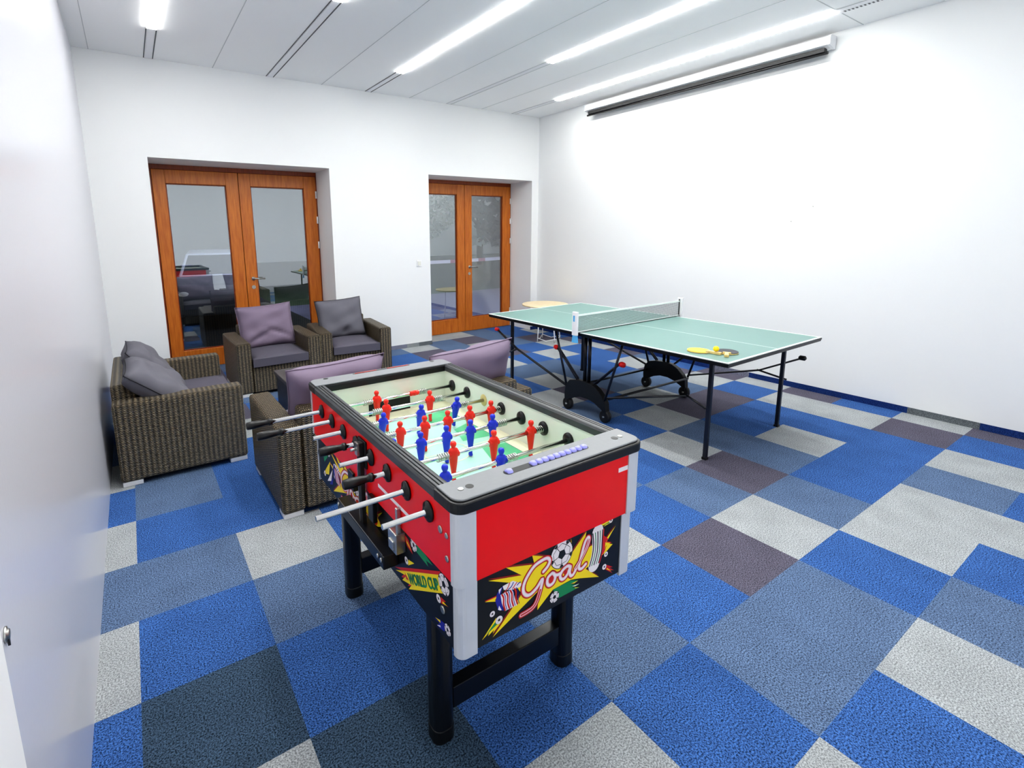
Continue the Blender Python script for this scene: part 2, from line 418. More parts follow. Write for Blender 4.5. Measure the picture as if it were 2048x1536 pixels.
# ------------------------------------------------------------------ wicker seating
def rpanel(bm, x0, x1, y0, y1, z0, z1): box(bm, x0, x1, y0, y1, z0, z1)
def pillow(w, h, t, seed=0, dents=(), n=20, pw=4.0):
    """upright pillow in local xz, thickness along y, origin bottom centre"""
    bm = BM(); grid = {}
    rnd = random.Random(seed)
    ph = [rnd.uniform(0, 6) for _ in range(4)]
    for side in (1, -1):
        for i in range(n + 1):
            for j in range(n + 1):
                u, v = -1 + 2 * i / n, -1 + 2 * j / n
                edge = i in (0, n) or j in (0, n)
                if edge and side == -1: grid[(side, i, j)] = grid[(1, i, j)]; continue
                b = ((1 - abs(u) ** pw) * (1 - abs(v) ** pw)) ** .5
                x = u * w / 2 * (1 - .05 * (1 - v * v) * abs(u)); z = h / 2 + v * h / 2 * (1 - .06 * (1 - u * u) * abs(v))
                y = side * t / 2 * b
                wr = .010 * math.sin(5 * u + 3 * v + ph[0]) + .007 * math.sin(9 * v - 4 * u + ph[1]) + .02 * (noise.noise((u * 1.6 + seed, v * 1.6, side)))
                y += side * wr * b
                for (du, dv, dr, dd, ang) in dents:
                    a = (u - du) * math.cos(ang) + (v - dv) * math.sin(ang); c = -(u - du) * math.sin(ang) + (v - dv) * math.cos(ang)
                    y -= side * dd * b * math.exp(-(a / dr) ** 2 - (c / .09) ** 2) if side == -1 else 0
                grid[(side, i, j)] = bm.verts.new((x, y, z))
    for side in (1, -1):
        for i in range(n):
            for j in range(n):
                f = bm.faces.new([grid[(side, i, j)], grid[(side, i + 1, j)], grid[(side, i + 1, j + 1)], grid[(side, i, j + 1)]]); f.smooth = True
    return bm
def pipe_loop(w, h):
    bm = BM(); pts = []
    n = 12
    for a, b in (((-1, -1), (1, -1)), ((1, -1), (1, 1)), ((1, 1), (-1, 1)), ((-1, 1), (-1, -1))):
        for k in range(n):
            u = a[0] + (b[0] - a[0]) * k / n; v = a[1] + (b[1] - a[1]) * k / n
            pts.append((u * w / 2 * (1 - .05 * (1 - v * v) * abs(u)), 0, h / 2 + v * h / 2 * (1 - .06 * (1 - u * u) * abs(v))))
    pts.append(pts[0]); tube(bm, pts, .005, 6); return bm
def soft_box(x0, x1, y0, y1, z0, z1, crown=.02, n=10):
    bm = BM(); V = {}
    for i in range(n + 1):
        for j in range(n + 1):
            u, v = -1 + 2 * i / n, -1 + 2 * j / n
            e = max(0, (1 - u ** 6) * (1 - v ** 6)) ** .5
            rr = .018
            x = (x0 + x1) / 2 + u * (x1 - x0) / 2; y = (y0 + y1) / 2 + v * (y1 - y0) / 2
            V[(1, i, j)] = bm.verts.new((x, y, z1 - rr + rr * e + crown * (1 - u * u) * (1 - v * v)))
            V[(0, i, j)] = bm.verts.new((x, y, z0))
    for k in (0, 1):
        for i in range(n):
            for j in range(n):
                f = bm.faces.new([V[(k, i, j)], V[(k, i + 1, j)], V[(k, i + 1, j + 1)], V[(k, i, j + 1)]]); f.smooth = True
    for i in range(n):
        for (a, b) in (((i, 0), (i + 1, 0)), ((i, n), (i + 1, n)), ((0, i), (0, i + 1)), ((n, i), (n, i + 1))):
            bm.faces.new([V[(0,) + a], V[(0,) + b], V[(1,) + b], V[(1,) + a]])
    return bm
def wicker_seat(name, label, cat, loc, rz, W, D, AH, BH, arm, pil, seatmat, group=None, az=.155):
    """front faces local -y, origin floor centre"""
    t = thing(name, label, cat, loc, rz, group)
    hw, hd, zb = W / 2, D / 2, .035
    for s in (-1, 1):
        bm = BM(); a, b = sorted((s * hw, s * (hw - arm))); box(bm, a, b, -hd, hd, zb, AH); obj('armrest', bm, M_wick, t, bevel=.022, seg=3)
    bm = BM(); box(bm, -hw + arm, hw - arm, hd - az, hd, zb, BH); obj('backrest', bm, M_wick, t, bevel=.02, seg=3)
    bm = BM(); box(bm, -hw + arm, hw - arm, -hd + .01, hd - az, zb, .325); obj('seat_base', bm, M_wick, t, bevel=.012)
    for sx in (-1, 1):
        for sy in (-1, 1):
            bm = BM(); x, y = sx * (hw - .07), sy * (hd - .07); box(bm, x - .062, x + .062, y - .062, y + .062, 0, zb); obj('foot', bm, M_offwhite, t, bevel=.004)
    bm = soft_box(-hw + arm + .006, hw - arm - .006, -hd - .012, hd - az - .005, .327, .435); obj('seat_cushion', bm, seatmat, t)
    for (px, w, h, th, m, tilt, roll, seed, dents, dy, dz) in pil:
        o = obj('back_cushion', pillow(w, h, th, seed, dents, pw=6.0 if cat == 'sofa' else 4.0), m, t)
        o.location = (px, hd - az - .17 + dy, .435 + dz); o.rotation_euler = (-tilt, roll, 0)
        obj('piping', pipe_loop(w, h), m if m is M_purp else M_pipe, o)
    return t
R = math.radians
wicker_seat('armchair', 'brown wicker armchair with a rumpled purple back cushion in front of the left glass door', 'armchair', (-2.055, 5.13, 0), R(1), .93, .86, .6, .69, .155,
            [(.0, .64, .52, .2, M_purp, R(14), R(-2), 3, [(-.35, -.5, .5, .05, .5), (.45, -.42, .5, .05, -.55)], -.02, -.01)], M_seat)
wicker_seat('armchair', 'brown wicker armchair with a grey back cushion, right of the armchair by the door', 'armchair', (-1.095, 5.14, 0), R(-6), .89, .86, .6, .69, .15,
            [(-.04, .6, .52, .2, M_grey, R(16), R(-3), 8, [(.1, -.7, .18, .06, 1.2)], -.03, -.01)], M_seat)
wicker_seat('armchair', 'brown wicker armchair with purple cushion seen from behind, left of the football table', 'armchair', (-2.285, 2.395, 0), PI, .89, .86, .6, .69, .15,
            [(-.02, .67, .53, .22, M_purp, R(20), R(2), 12, [(.2, .6, .3, .04, 1.0)], -.0, .0)], M_seat)
wicker_seat('armchair', 'brown wicker armchair with slumped purple cushion, between football table and table tennis table', 'armchair', (-1.345, 2.16, 0), PI, .89, .86, .6, .69, .15,
            [(-.02, .72, .53, .22, M_purp, R(20), R(3.5), 21, [(.0, .7, .4, .06, 1.2)], -.0, .02)], M_seat)
wicker_seat('sofa', 'brown wicker two-seat sofa with two grey back cushions along the left wall', 'sofa', (-3.155, 3.725, 0), R(90), 1.37, .845, .615, .715, .15,
            [(-.32, .6, .5, .21, M_grey, R(50), R(0), 31, [], -.15, .04), (.25, .56, .52, .2, M_grey, R(38), R(0), 37, [], -.1, .0)], M_seat)
t = thing('coffee_table', 'low dark coffee table between the wicker armchairs', 'coffee table', (-1.93, 3.66, 0))
bm = BM(); box(bm, -.36, .36, -.36, .36, .4, .44); obj('top', bm, mat('coffee_top', (70, 66, 64), .4, var=.15, vscale=120), t, bevel=.006)
bm = BM(); box(bm, -.34, .34, -.34, .34, .1, .4); obj('body', bm, M_darkw, t, bevel=.006)
for sx in (-1, 1):
    for sy in (-1, 1):
        bm = BM(); box(bm, sx * .29 - .03, sx * .29 + .03, sy * .29 - .03, sy * .29 + .03, 0, .1); obj('leg', bm, M_blackm, t)
# ------------------------------------------------------------------ round table in the corner
t = thing('round_table', 'round light-wood table on thin white wire legs in the far right corner', 'table', (2.26, 5.06, 0))
bm = BM(); lathe(bm, [(.575, .36), (.58, .375), (.6, .375), (.602, .37)], 48); obj('table_top', bm, M_ltwood, t)
cs = [(-.2, -.05), (-.05, -.3), (.24, -.12), (.08, .14)]
for k, (x, y) in enumerate(cs):
    bm = BM(); tube(bm, [(x, y, 0), (x * .9, y * .9, .2), (x * .85, y * .85, .576)], .0085, 8); obj('leg', bm, M_offwhite, t)
bm = BM()
for k in range(4):
    a, b = cs[k], cs[(k + 1) % 4]; tube(bm, [(a[0], a[1], .06), ((a[0] + b[0]) / 2, (a[1] + b[1]) / 2, .02), (b[0], b[1], .06)], .006, 6)
obj('base_wire', bm, M_offwhite, t)
# ------------------------------------------------------------------ table tennis table
PC = (.772, 2.16); L2, W2, ZT = 1.385, .752, .85
t = thing('table_tennis_table', 'green folding table tennis table with a net and black wheeled frame', 'table tennis table', (PC[0], PC[1], 0), R(.9))
PT = t
for s in (-1, 1):
    bm = BM(); y0, y1 = (.006, L2) if s > 0 else (-L2, -.006)
    box(bm, -W2, W2, y0, y1, ZT - .02, ZT - .002, 2)
    lw = .02
    xs = [-W2, -W2 + lw, -.0035, .0035, W2 - lw, W2]; ys = [y0, y1 - lw, y1] if s > 0 else [y0, y0 + lw, y1]
    for a in range(5):
        for b in range(2):
            endl = (b == 1) if s > 0 else (b == 0)
            mi = 1 if (a in (0, 2, 4) or endl) else 0
            quad(bm, [(xs[a], ys[b], ZT), (xs[a + 1], ys[b], ZT), (xs[a + 1], ys[b + 1], ZT), (xs[a], ys[b + 1], ZT)], mi)
    for (a, b, c, d) in ((-W2, y0, W2, y0), (W2, y0, W2, y1), (W2, y1, -W2, y1), (-W2, y1, -W2, y0)):
        quad(bm, [(a, b, ZT - .006), (c, d, ZT - .006), (c, d, ZT), (a, b, ZT)], 1)
    top = obj('table_top', bm, [M_ppgreen, M_line, M_blackpaint], t)
    bm = BM()
    ya, yb = sorted((y0, y1)); e = .03
    box(bm, -W2 + .004, -W2 + e, ya + .004, yb - .004, ZT - .034, ZT - .02); box(bm, W2 - e, W2 - .004, ya + .004, yb - .004, ZT - .034, ZT - .02)
    box(bm, -W2 + e, W2 - e, ya + .004, ya + e, ZT - .034, ZT - .02); box(bm, -W2 + e, W2 - e, yb - e, yb - .004, ZT - .034, ZT - .02)
    obj('top_frame', bm, M_blackpaint, t)
PX = (-.575, .695 - .085)   # x of the two side frames
LEGS = {(-1, -1): (-.553, -1.16), (1, -1): (.61, -1.16), (-1, 1): (-.56, 1.19), (1, 1): (.61, 1.19)}
for (sx, sy), (x, y) in LEGS.items():
    bm = BM(); box(bm, x - .015, x + .015, y - .015, y + .015, .012, ZT - .03); lg = obj('leg', bm, M_navy, t, bevel=.004)
    bm = BM(); box(bm, x - .018, x + .018, y - .018, y + .018, 0, .02); obj('foot_cap', bm, M_black, lg)
for sx, X in ((-1, -.575), (1, .69)):
    # plastic arch bracket (profile in y,z around the table middle)
    o = .0
    up = [(.31, .10), (.315, .17), (.30, .26), (.25, .315), (.17, .335), (.04, .345), (-.04, .335), (-.11, .30), (-.17, .245), (-.205, .19), (-.215, .10)]
    dn = [(-.19, .10), (-.15, .125), (-.08, .158), (.0, .178), (.1, .178), (.18, .152), (.24, .12), (.275, .10)]
    bm = BM(); prism(bm, up + dn, 0, X - .03, X + .03); br = obj('arch_bracket', bm, M_black, t, bevel=.006)
    for wy in (.285, -.19):
        bm = BM(); lathe(bm, [(X - .024, .045), (X - .02, .055), (X + .02, .055), (X + .024, .045)], 24, 0, (0, wy, .06), sy=1.09); w_ = obj('wheel', bm, M_blackm, t)
        bm = BM(); lathe(bm, [(X - .034, .009), (X + .034, .009)], 10, 0, (0, wy, .06)); obj('hub', bm, M_steel, w_)
        bm = BM(); box(bm, X - .03, X + .03, wy - .014, wy + .014, .066, .12); obj('fork', bm, M_black, w_)
    # uprights
    for yy in (.025, .075):
        bm = BM(); tube(bm, [(X, yy, .33), (X, yy, ZT - .03)], .017, 10); obj('upright', bm, M_blackpaint, t)
    # outer v struts
    for a, b in (((.29, .27), (.46, ZT - .03)), ((-.2, .22), (-.385, ZT - .03))):
        bm = BM(); tube(bm, [(X - sx * -.03, a[0], a[1]), (X - sx * -.03, b[0], b[1])], .0115, 8); obj('strut', bm, M_navy, t)
    # inner folding struts with red release knobs
    for a, b in (((.165, .34), (.44, .60)), ((-.06, .345), (-.32, .59))):
        for d in (-.012, .012):
            bm = BM(); tube(bm, [(X + d, a[0], a[1]), (X + d, b[0], b[1])], .009, 8); obj('strut', bm, M_navy, t)
        if sx < 0:
            s_ = 1 if b[0] > 0 else -1
            bm = BM(); lathe(bm, [(-.03, .006), (-.028, .022), (.0, .026), (.022, .02), (.026, .008)], 14, 1, (X, b[0] + s_ * .03, b[1] + .004)); obj('knob', bm, M_knob, t)
    # long struts to the legs
    for s_ in (-1, 1):
        a = (s_ * .25 + .04, .245)
        ext = (sx < 0 and s_ > 0) or (sx > 0 and s_ < 0)
        if s_ > 0: bend, end, at = (1.06, .475), (1.43, .645), (1.19, .42)
        else: bend, end, at = (-1.0, .485), (-1.30, .645), (-1.16, .424)
        if sx > 0 and s_ < 0: bend, end = (-.92, .46), (-1.27, .648)
        xo = X + sx * .02
        for d in (-.008, .008):
            bm = BM(); tube(bm, [(xo + d, a[0], a[1]), (xo + d, bend[0], bend[1])] + ([(xo + d, end[0], end[1])] if ext else []), .008, 8); obj('strut', bm, M_blackpaint, t)
        bm = BM(); tube(bm, [(xo, bend[0] + (.02 if ext and s_ < 0 else 0), bend[1]), (xo, at[0], at[1])], .009, 8); obj('strut', bm, M_blackpaint, t)
        if ext:
            bm = BM(); lathe(bm, [(-.03, .01), (-.02, .022), (.02, .022), (.03, .01)], 12, 1, (xo, end[0], end[1])); obj('knob', bm, M_knob if sx < 0 else M_black, t)
for (y, z) in ((-.22, .235), (.27, .23)):
    bm = BM(); tube(bm, [(-.575, y, z), (.69, y, z - .02)], .0115, 8); obj('crossbar', bm, M_blackpaint, t)
# net
bm = BM(); uvl = bm.loops.layers.uv.new('UVMap')
f = quad(bm, [(-.80, 0, ZT + .012), (.80, 0, ZT + .012), (.80, 0, ZT + .155), (-.80, 0, ZT + .155)])
for l in f.loops: l[uvl].uv = (l.vert.co.x, l.vert.co.z)
nt_ = obj('net', bm, M_net, t)
bm = BM(); box(bm, -.80, .80, -.005, .005, ZT + .155, ZT + .17); box(bm, -.80, .80, -.005, .005, ZT + .006, ZT + .014); obj('net_band', bm, M_line, nt_)
bm = BM(); box(bm, -.8, .8, -.01, .01, ZT + .0005, ZT + .006); obj('net_rail', bm, M_black, nt_)
for s in (-1, 1):
    bm = BM(); x = s * .81; box(bm, x - .012, x + .012, -.03, .03, ZT - .02, ZT + .2); np_ = obj('net_post', bm, M_white, t, bevel=.005)
    bm = BM(); tube(bm, [(x - s * .02, 0, ZT), (x - s * .02, 0, ZT + .185)], .006, 8); obj('rod', bm, M_black, np_)
    bm = BM(); prism(bm, [(-.02, ZT - .02), (.02, ZT - .02), (.03, ZT - .085), (-.03, ZT - .085)], 0, x - .01, x + .014); obj('clamp', bm, M_cyan, np_)
    if s < 0:
        bm = BM(); box(bm, x - .0128, x - .0122, -.005, .015, ZT + .11, ZT + .165); obj('sticker', bm, M_cyan, np_)
# paddles and ball
def paddle(label, loc, rz, rub, tilt=0):
    t = thing('table_tennis_paddle', label, 'paddle', loc, rz)
    def blade(r, k):
        pts = []
        for i in range(29):
            a = -PI * .36 + (2 * PI - PI * .28) * i / 28 - PI / 2 + PI * .5
            pts.append((r * math.cos(a) * k, r * 1.06 * math.sin(a)))
        return pts
    n = 32; out = [(.078 * math.sin(2 * PI * i / n), .084 * math.cos(2 * PI * i / n)) for i in range(n)]
    bm = BM(); prism(bm, out, 2, .003, .0095); bl = obj('blade', bm, M_hwood, t)
    bm = BM(); prism(bm, [(x * .985, max(y * .985, -.066)) for x, y in out], 2, .0095, .013); obj('rubber', bm, rub, bl)
    bm = BM(); prism(bm, [(x * .985, max(y * .985, -.066)) for x, y in out], 2, .0002, .003); obj('rubber', bm, M_rubber, bl)
    bm = BM(); prism(bm, [(-.03, -.062), (.03, -.062), (.013, -.088), (.0125, -.11), (.016, -.165), (-.016, -.165), (-.0125, -.11), (-.013, -.088)], 2, .0015, .021); obj('handle', bm, M_hwood, t, bevel=.003)
    return t
paddle('yellow-faced table tennis paddle lying on the green table', (.212, 1.092, ZT), R(175), M_yrub).rotation_euler = (0, 0, R(8))
paddle('dark-faced table tennis paddle lying beside the yellow paddle', (.345, .945, ZT), R(-62), M_rubber)
bm = BM(); bmesh.ops.create_uvsphere(bm, u_segments=24, v_segments=14, radius=.021)
o = obj('table_tennis_ball', bm, M_ball, smooth=True); o.location = (.232, .968, ZT + .0425); tag(o, 'small yellow table tennis ball resting on the two paddles', 'ball')
# ------------------------------------------------------------------ football table
FC = (-2.302, .683)
FT = thing('football_table', 'red and black table football game with cartoon goal artwork', 'table football', (FC[0], FC[1], 0), R(-.5))
HW, HL = .392, .702
UW, UL = .381, .690          # upper body
LW, LL = .368, .679          # lower body
ZR, ZB0, ZM, ZP = 1.05, .548, .783, .832
IW, IL = .338, .585          # inner walls
# upper body walls
for s in (-1, 1):
    a, b = sorted((s * IW, s * UW))
    bm = BM(); box(bm, a, b, -UL + .032, UL - .032, ZM, 1.012, 0)
    for f in bm.faces:
        if (f.calc_center_median().x * s) < IW + .001: f.material_index = 1
    obj('side_panel', bm, [M_red, M_inner], FT)
    a, b = sorted((s * IL, s * UL))
    bm = BM(); box(bm, -IW, IW, a, b, ZM, 1.012, 0)
    for f in bm.faces:
        if (f.calc_center_median().y * s) < IL + .001: f.material_index = 1
    obj('end_panel', bm, [M_red, M_inner], FT)
    # goal mouth in the end wall
    y = s * IL; a, b = sorted((y, y - s * .0015))
    bm = BM(); box(bm, -.118, .118, a, b, ZP + .005, ZP + .073)
    obj('goal_mouth', bm, M_blackm, FT)
bm = BM(); c_ = .03; prism(bm, [(-LW + c_, -LL), (LW - c_, -LL), (LW, -LL + c_), (LW, LL - c_), (LW - c_, LL), (-LW + c_, LL), (-LW, LL - c_), (-LW, -LL + c_)], 2, ZB0, ZM); obj('lower_body', bm, M_pblack, FT)
bm = BM(); box(bm, -IW, IW, -IL, IL, ZM, ZP, 0); obj('playfield_base', bm, M_inner, FT)
# playfield print
bm = BM(); z = ZP + .0008
def fp(pts, mi, zz): quad(bm, [(x, y, zz) for x, y in pts], mi)
fp([(-IW, -IL), (IW, -IL), (IW, IL), (-IW, IL)], 2, z)
fp([(-.30, -.5), (.27, -.5), (.27, .5), (-.30, .5)], 0, z + .0005)
for s in (-1, 1):
    for q in ([(.06, .50), (.27, .5), (.27, .34), (.12, .30)], [(-.30, .5), (-.1, .5), (-.14, .32), (-.3, .30)]):
        fp([(x, y * s) for x, y in q], 1, z + .001)
fp([(.10, -.22), (.27, -.25), (.27, -.06), (.15, -.05)], 1, z + .001); fp([(.12, .06), (.27, .04), (.27, .24), (.16, .2)], 1, z + .001)
n = 40
for k in range(n):
    a, b = 2 * PI * k / n, 2 * PI * (k + 1) / n; r0, r1 = .098, .103
    fp([(r0 * math.cos(a), r0 * math.sin(a)), (r1 * math.cos(a), r1 * math.sin(a)), (r1 * math.cos(b), r1 * math.sin(b)), (r0 * math.cos(b), r0 * math.sin(b))], 2, z + .0015)
fp([(-.3, -.0025), (.27, -.0025), (.27, .0025), (-.3, .0025)], 2, z + .0015)
for x in (-.3, .27): fp([(x - .002, -.5), (x + .002, -.5), (x + .002, .5), (x - .002, .5)], 3, z + .0018)
obj('playfield', bm, [M_gfield, M_gdark, M_gline, mat('pitch_line', (120, 150, 140), .5)], FT)
# side rails (ribbed) and end caps
for s in (-1, 1):
    bm = BM(); x0, x1 = .334, .39
    prof = [(x0, 1.012), (x0, 1.036), (x0 + .006, 1.044)]
    for k in range(3):
        c = x0 + .012 + k * .013
        prof += [(c, 1.046), (c + .008, 1.046), (c + .009, 1.041), (c + .012, 1.041)]
    prof += [(x1 - .004, 1.043), (x1, 1.036), (x1, 1.012)]
    prism(bm, [(s * p[0], p[1]) for p in prof], 1, -.59, .59)
    obj('side_rail', bm, M_rail, FT)
def rrect(x0, x1, y0, y1, r, n=6):
    pts = []
    for cx, cy, a0 in ((x1 - r, y1 - r, 0), (x0 + r, y1 - r, 90), (x0 + r, y0 + r, 180), (x1 - r, y0 + r, 270)):
        for k in range(n + 1):
            a = R(a0 + 90 * k / n); pts.append((cx + r * math.cos(a), cy + r * math.sin(a)))
    return pts
for s in (-1, 1):
    def cap(x0, x1, yo, yi, r, n=6):
        # outer side rounded, inner side square
        pts = []
        for cx, a0 in ((x1 - r, 0), (x0 + r, 90)):
            for k in range(n + 1):
                a = R(a0 + 90 * k / n); pts.append((cx + r * math.cos(a), (yo - r) + r * math.sin(a)))
        pts += [(x0, yi), (x1, yi)]
        return [(x, y * s) for x, y in pts]
    bm = BM(); prism(bm, cap(-HW, HW, HL, .578, .04), 2, 1.008, 1.043); cp = obj('end_cap', bm, M_black, FT, bevel=.005)
    bm = BM(); prism(bm, cap(-HW + .009, HW - .009, HL - .009, .582, .034), 2, 1.043, ZR); obj('cap_plate', bm, M_capgrey, cp, bevel=.003)
    # score slot
    yc = s * .633
    bm = BM(); prism(bm, rrect(-.176, .176, yc - .014, yc + .014, .013) if s < 0 else rrect(-.162, .166, .667, .683, .007), 2, ZR, ZR + .0006); obj('score_slot', bm, M_pblack, cp)
    for x in ((-.305, .305)):
        yy = yc if s < 0 else .672
        bm = BM(); lathe(bm, [(ZR, .0125), (ZR + .0006, .0125)], 18, 2, (x, yy - (.006 if s < 0 else 0), 0)); obj('hole', bm, M_pblack, cp)
        if s < 0:
            bm = BM(); lathe(bm, [(ZR, .009), (ZR + .002, .008)], 14, 2, (x + (-.03 if x < 0 else .028), yy - .006, 0)); obj('screw', bm, M_steel, cp)
    if s < 0:
        xs = [-.158] + [.158 - .0245 * k for k in range(10)]
        for x in xs:
            bm = BM(); lathe(bm, [(-.010, .006), (-.0095, .0115), (-.004, .0135), (.004, .0135), (.0095, .0115), (.010, .006)], 14, 0, (x, yc, ZR - .003)); obj('score_bead', bm, M_lilac, cp)
    else:
        for a, b in ((-.15, -.03), (.03, .155)):
            bm = BM(); tube(bm, [(a, .675, ZR + .0005), (b, .675, ZR + .0005)], .0028, 8); obj('score_bead', bm, mat('score_red', (190, 60, 50), .4), cp)
# corner posts
for sx in (-1, 1):
    for sy in (-1, 1):
        for (w, l, z0, z1, ft) in ((UW + .004, UL + .004, ZM - .002, 1.009, .066), (LW + .004, LL + .004, ZB0 - .012, ZM - .002, .062)):
            r = .026; n = 6; pts = [(w - ft, l), (w - r, l)]
            pts += [(w - r + r * math.sin(R(90 * k / n)), l - r + r * math.cos(R(90 * k / n))) for k in range(1, n)]
            pts += [(w, l - r), (w, l - .034), (w - .012, l - .034), (w - ft, l - .012)]
            bm = BM(); prism(bm, [(x * sx, y * sy) for x, y in pts], 2, z0, z1); obj('corner_post', bm, M_alu, FT)
# legs
LGX, LGY = (-.298, .282), (-.43, .43)
for x in LGX:
    for y in LGY:
        bm = BM(); prism(bm, rrect(x - .04, x + .04, y - .04, y + .04, .03), 2, .03, ZB0); lg = obj('leg', bm, M_blackpaint, FT, bevel=.002)
        bm = BM(); prism(bm, rrect(x - .042, x + .042, y - .042, y + .042, .032), 2, 0, .055); obj('foot', bm, M_black, lg, bevel=.004)
for y in LGY:
    bm = BM(); box(bm, LGX[0] + .038, LGX[1] - .038, y - .025, y + .025, .105, .19); obj('crossbar', bm, M_blackpaint, FT, bevel=.003)
# rods
def figure(col):
    bm = BM()
    rings = [(-.106, .0075, .012), (-.100, .008, .0125), (-.095, .0075, .009), (-.075, .0095, .0085), (-.045, .0145, .0105), (-.015, .0185, .0125), (.004, .0205, .014), (.016, .0205, .013), (.022, .016, .010), (.025, .007, .007), (.029, .008, .0085), (.036, .0115, .012), (.043, .012, .0125), (.049, .009, .009), (.052, .003, .003)]
    n = 14; rg = []
    for z, a, b in rings: rg.append([bm.verts.new((a * math.cos(2 * PI * k / n), b * math.sin(2 * PI * k / n), z)) for k in range(n)])
    for i in range(len(rg) - 1):
        for k in range(n):
            f = bm.faces.new([rg[i][k], rg[i][(k + 1) % n], rg[i + 1][(k + 1) % n], rg[i + 1][k]]); f.smooth = True
    bm.faces.new(rg[0]); bm.faces.new(rg[-1])
    tube(bm, [(-.0215, 0, 0), (.0215, 0, 0)], .0125, 12)
    return bm
def spring(bm, x0, x1):
    n = 40; pts = [(x0 + (x1 - x0) * k / n, .0135 * math.cos(2 * PI * 5 * k / n), .0135 * math.sin(2 * PI * 5 * k / n)) for k in range(n + 1)]
    tube(bm, pts, .0022, 6)
ZROD = .945
RODS = [  # y, colour, figures (x), left end, grip
    (.15, 'b', [-2.305], -2.835, False), (.298, 'b', [-2.54, -2.302], -2.979, False), (.446, 'r', [-2.415, -2.227, -2.036], -2.845, True),
    (.594, 'b', [-2.592, -2.475, -2.357, -2.24, -2.125], -2.806, False), (.742, 'r', [-2.493, -2.377, -2.262, -2.145, -2.027], -2.835, True),
    (.89, 'b', [-2.506, -2.319, -2.126], -2.813, False), (1.038, 'r', [-2.423, -2.188], -3.002, True), (1.186, 'r', [-2.408, -2.201], -3.017, True)]
for k, (y, c, figs, le, grip) in enumerate(RODS):
    y -= FC[1]
    bm = BM(); rend = UW + .03 if c == 'r' else UW + .10
    tube(bm, [(le + (.1 if grip else 0) - FC[0], 0, 0), (rend, 0, 0)], .0085, 12)
    rod = obj('rod', bm, M_chrome, FT); rod.location = (0, y, ZROD)
    for j, fx in enumerate(figs):
        fg = obj('player_figure', figure(c), M_redp if c == 'r' else M_bluep, rod); fg.location = (fx - FC[0], 0, 0)
        if k == 7 and j == 1: fg.rotation_euler = (R(70), 0, 0)
        elif k == 5: fg.rotation_euler = (R(14), 0, 0)
    for sgn, fx in ((-1, min(figs)), (1, max(figs))):
        bm = BM(); x = fx - FC[0] + sgn * .024
        if (k, sgn) in ((1, -1), (3, -1), (0, -1), (0, 1)): continue
        spring(bm, x, x + sgn * .048); obj('spring', bm, M_steel, rod)
    if grip:
        bm = BM(); x = le - FC[0]
        lathe(bm, [(x, .012), (x + .003, .0165), (x + .03, .0185), (x + .055, .016), (x + .078, .0125), (x + .092, .0125), (x + .094, .0155), (x + .106, .0155), (x + .108, .01)], 12, 0); obj('grip', bm, M_black, rod)
    for s in (-1, 1):
        bm = BM(); x = s * UW
        lathe(bm, [(x, .030), (x + s * .007, .029), (x + s * .010, .016), (x + s * .016, .014), (x + s * .016, .0095)], 18, 0, (0, y, ZROD), sy=1.1); obj('bushing', bm, M_black, FT)
        bm = BM(); x = s * IW
        if k == 5 and s > 0:
            lathe(bm, [(x, .027), (x - .003, .026), (x - .003, .011)], 18, 0, (0, y, ZROD), sy=1.1); obj('bushing', bm, mat('worn_brass', (206, 190, 130), .4), FT)
        else:
            lathe(bm, [(x, .028), (x - s * .008, .027), (x - s * .011, .016), (x - s * .014, .0095)], 18, 0, (0, y, ZROD), sy=1.1); obj('bushing', bm, M_black, FT)
# coin slide, lock bar and brackets on the left side
xs = -UW
bm = BM(); box(bm, xs - .026, xs - .008, -.035, -.005, .60, .985); box(bm, xs - .008, xs, -.05, .03, .88, .99); lb = obj('coin_slide', bm, M_blackm, FT, bevel=.003)
bm = BM(); box(bm, xs - .034, xs - .026, -.034, -.006, .935, .985); tube(bm, [(xs - .03, -.02, .96), (xs - .055, -.02, .96)], .006, 8); obj('coin_button', bm, M_steel, lb)
bm = BM(); box(bm, xs - .028, xs - .026, -.013, -.009, .62, .9); obj('slot_edge', bm, M_steel, lb)
bm = BM(); box(bm, xs - .045, -LW, -.27, .21, .602, .655); dr = obj('coin_drawer', bm, M_blackpaint, FT, bevel=.004)
for yy in (-.255, -.225, .19):
    bm = BM(); lathe(bm, [(xs - .05, .007), (xs - .045, .009)], 12, 0, (0, yy, .636)); obj('bolt', bm, M_steel, dr)
bm = BM(); box(bm, xs - .044, xs - .0445 + .002, -.26, .2, .6555, .658); obj('drawer_edge', bm, M_steel, dr)
bm = BM(); box(bm, xs - .024, -LW, -.335, -.27, .69, .765); box(bm, xs - .018, xs - .002, -.335, -.322, .765, .86); box(bm, xs - .03, xs - .018, -.32, -.285, .70, .735); obj('lock_bracket', bm, M_steel, FT, bevel=.003)
bm = BM(); box(bm, xs - .01, -LW, .1, .16, .72, .80); obj('catch', bm, M_black, FT, bevel=.003)
bm = BM(); box(bm, xs - .02, xs - .002, -.13, -.08, .70, .80); obj('catch', bm, M_black, FT, bevel=.003)
bm = BM(); box(bm, xs - .0008, xs - .0002, .284 - FC[1], .539 - FC[1], .851, .864); obj('label_strip', bm, M_pwhite, FT)
bm = BM(); box(bm, .272, .321, -UL - .0008, -UL - .0002, .95, .966); obj('label_strip', bm, M_pwhite, FT)
for (yy, zz, r) in ((.083, .921, .012), (.048, .919, .009), (.047, .847, .01)):
    bm = BM(); lathe(bm, [(xs - .004, r * .7), (xs - .0025, r), (xs, r)], 14, 0, (0, yy - FC[1], zz)); obj('bolt', bm, M_steel, FT)
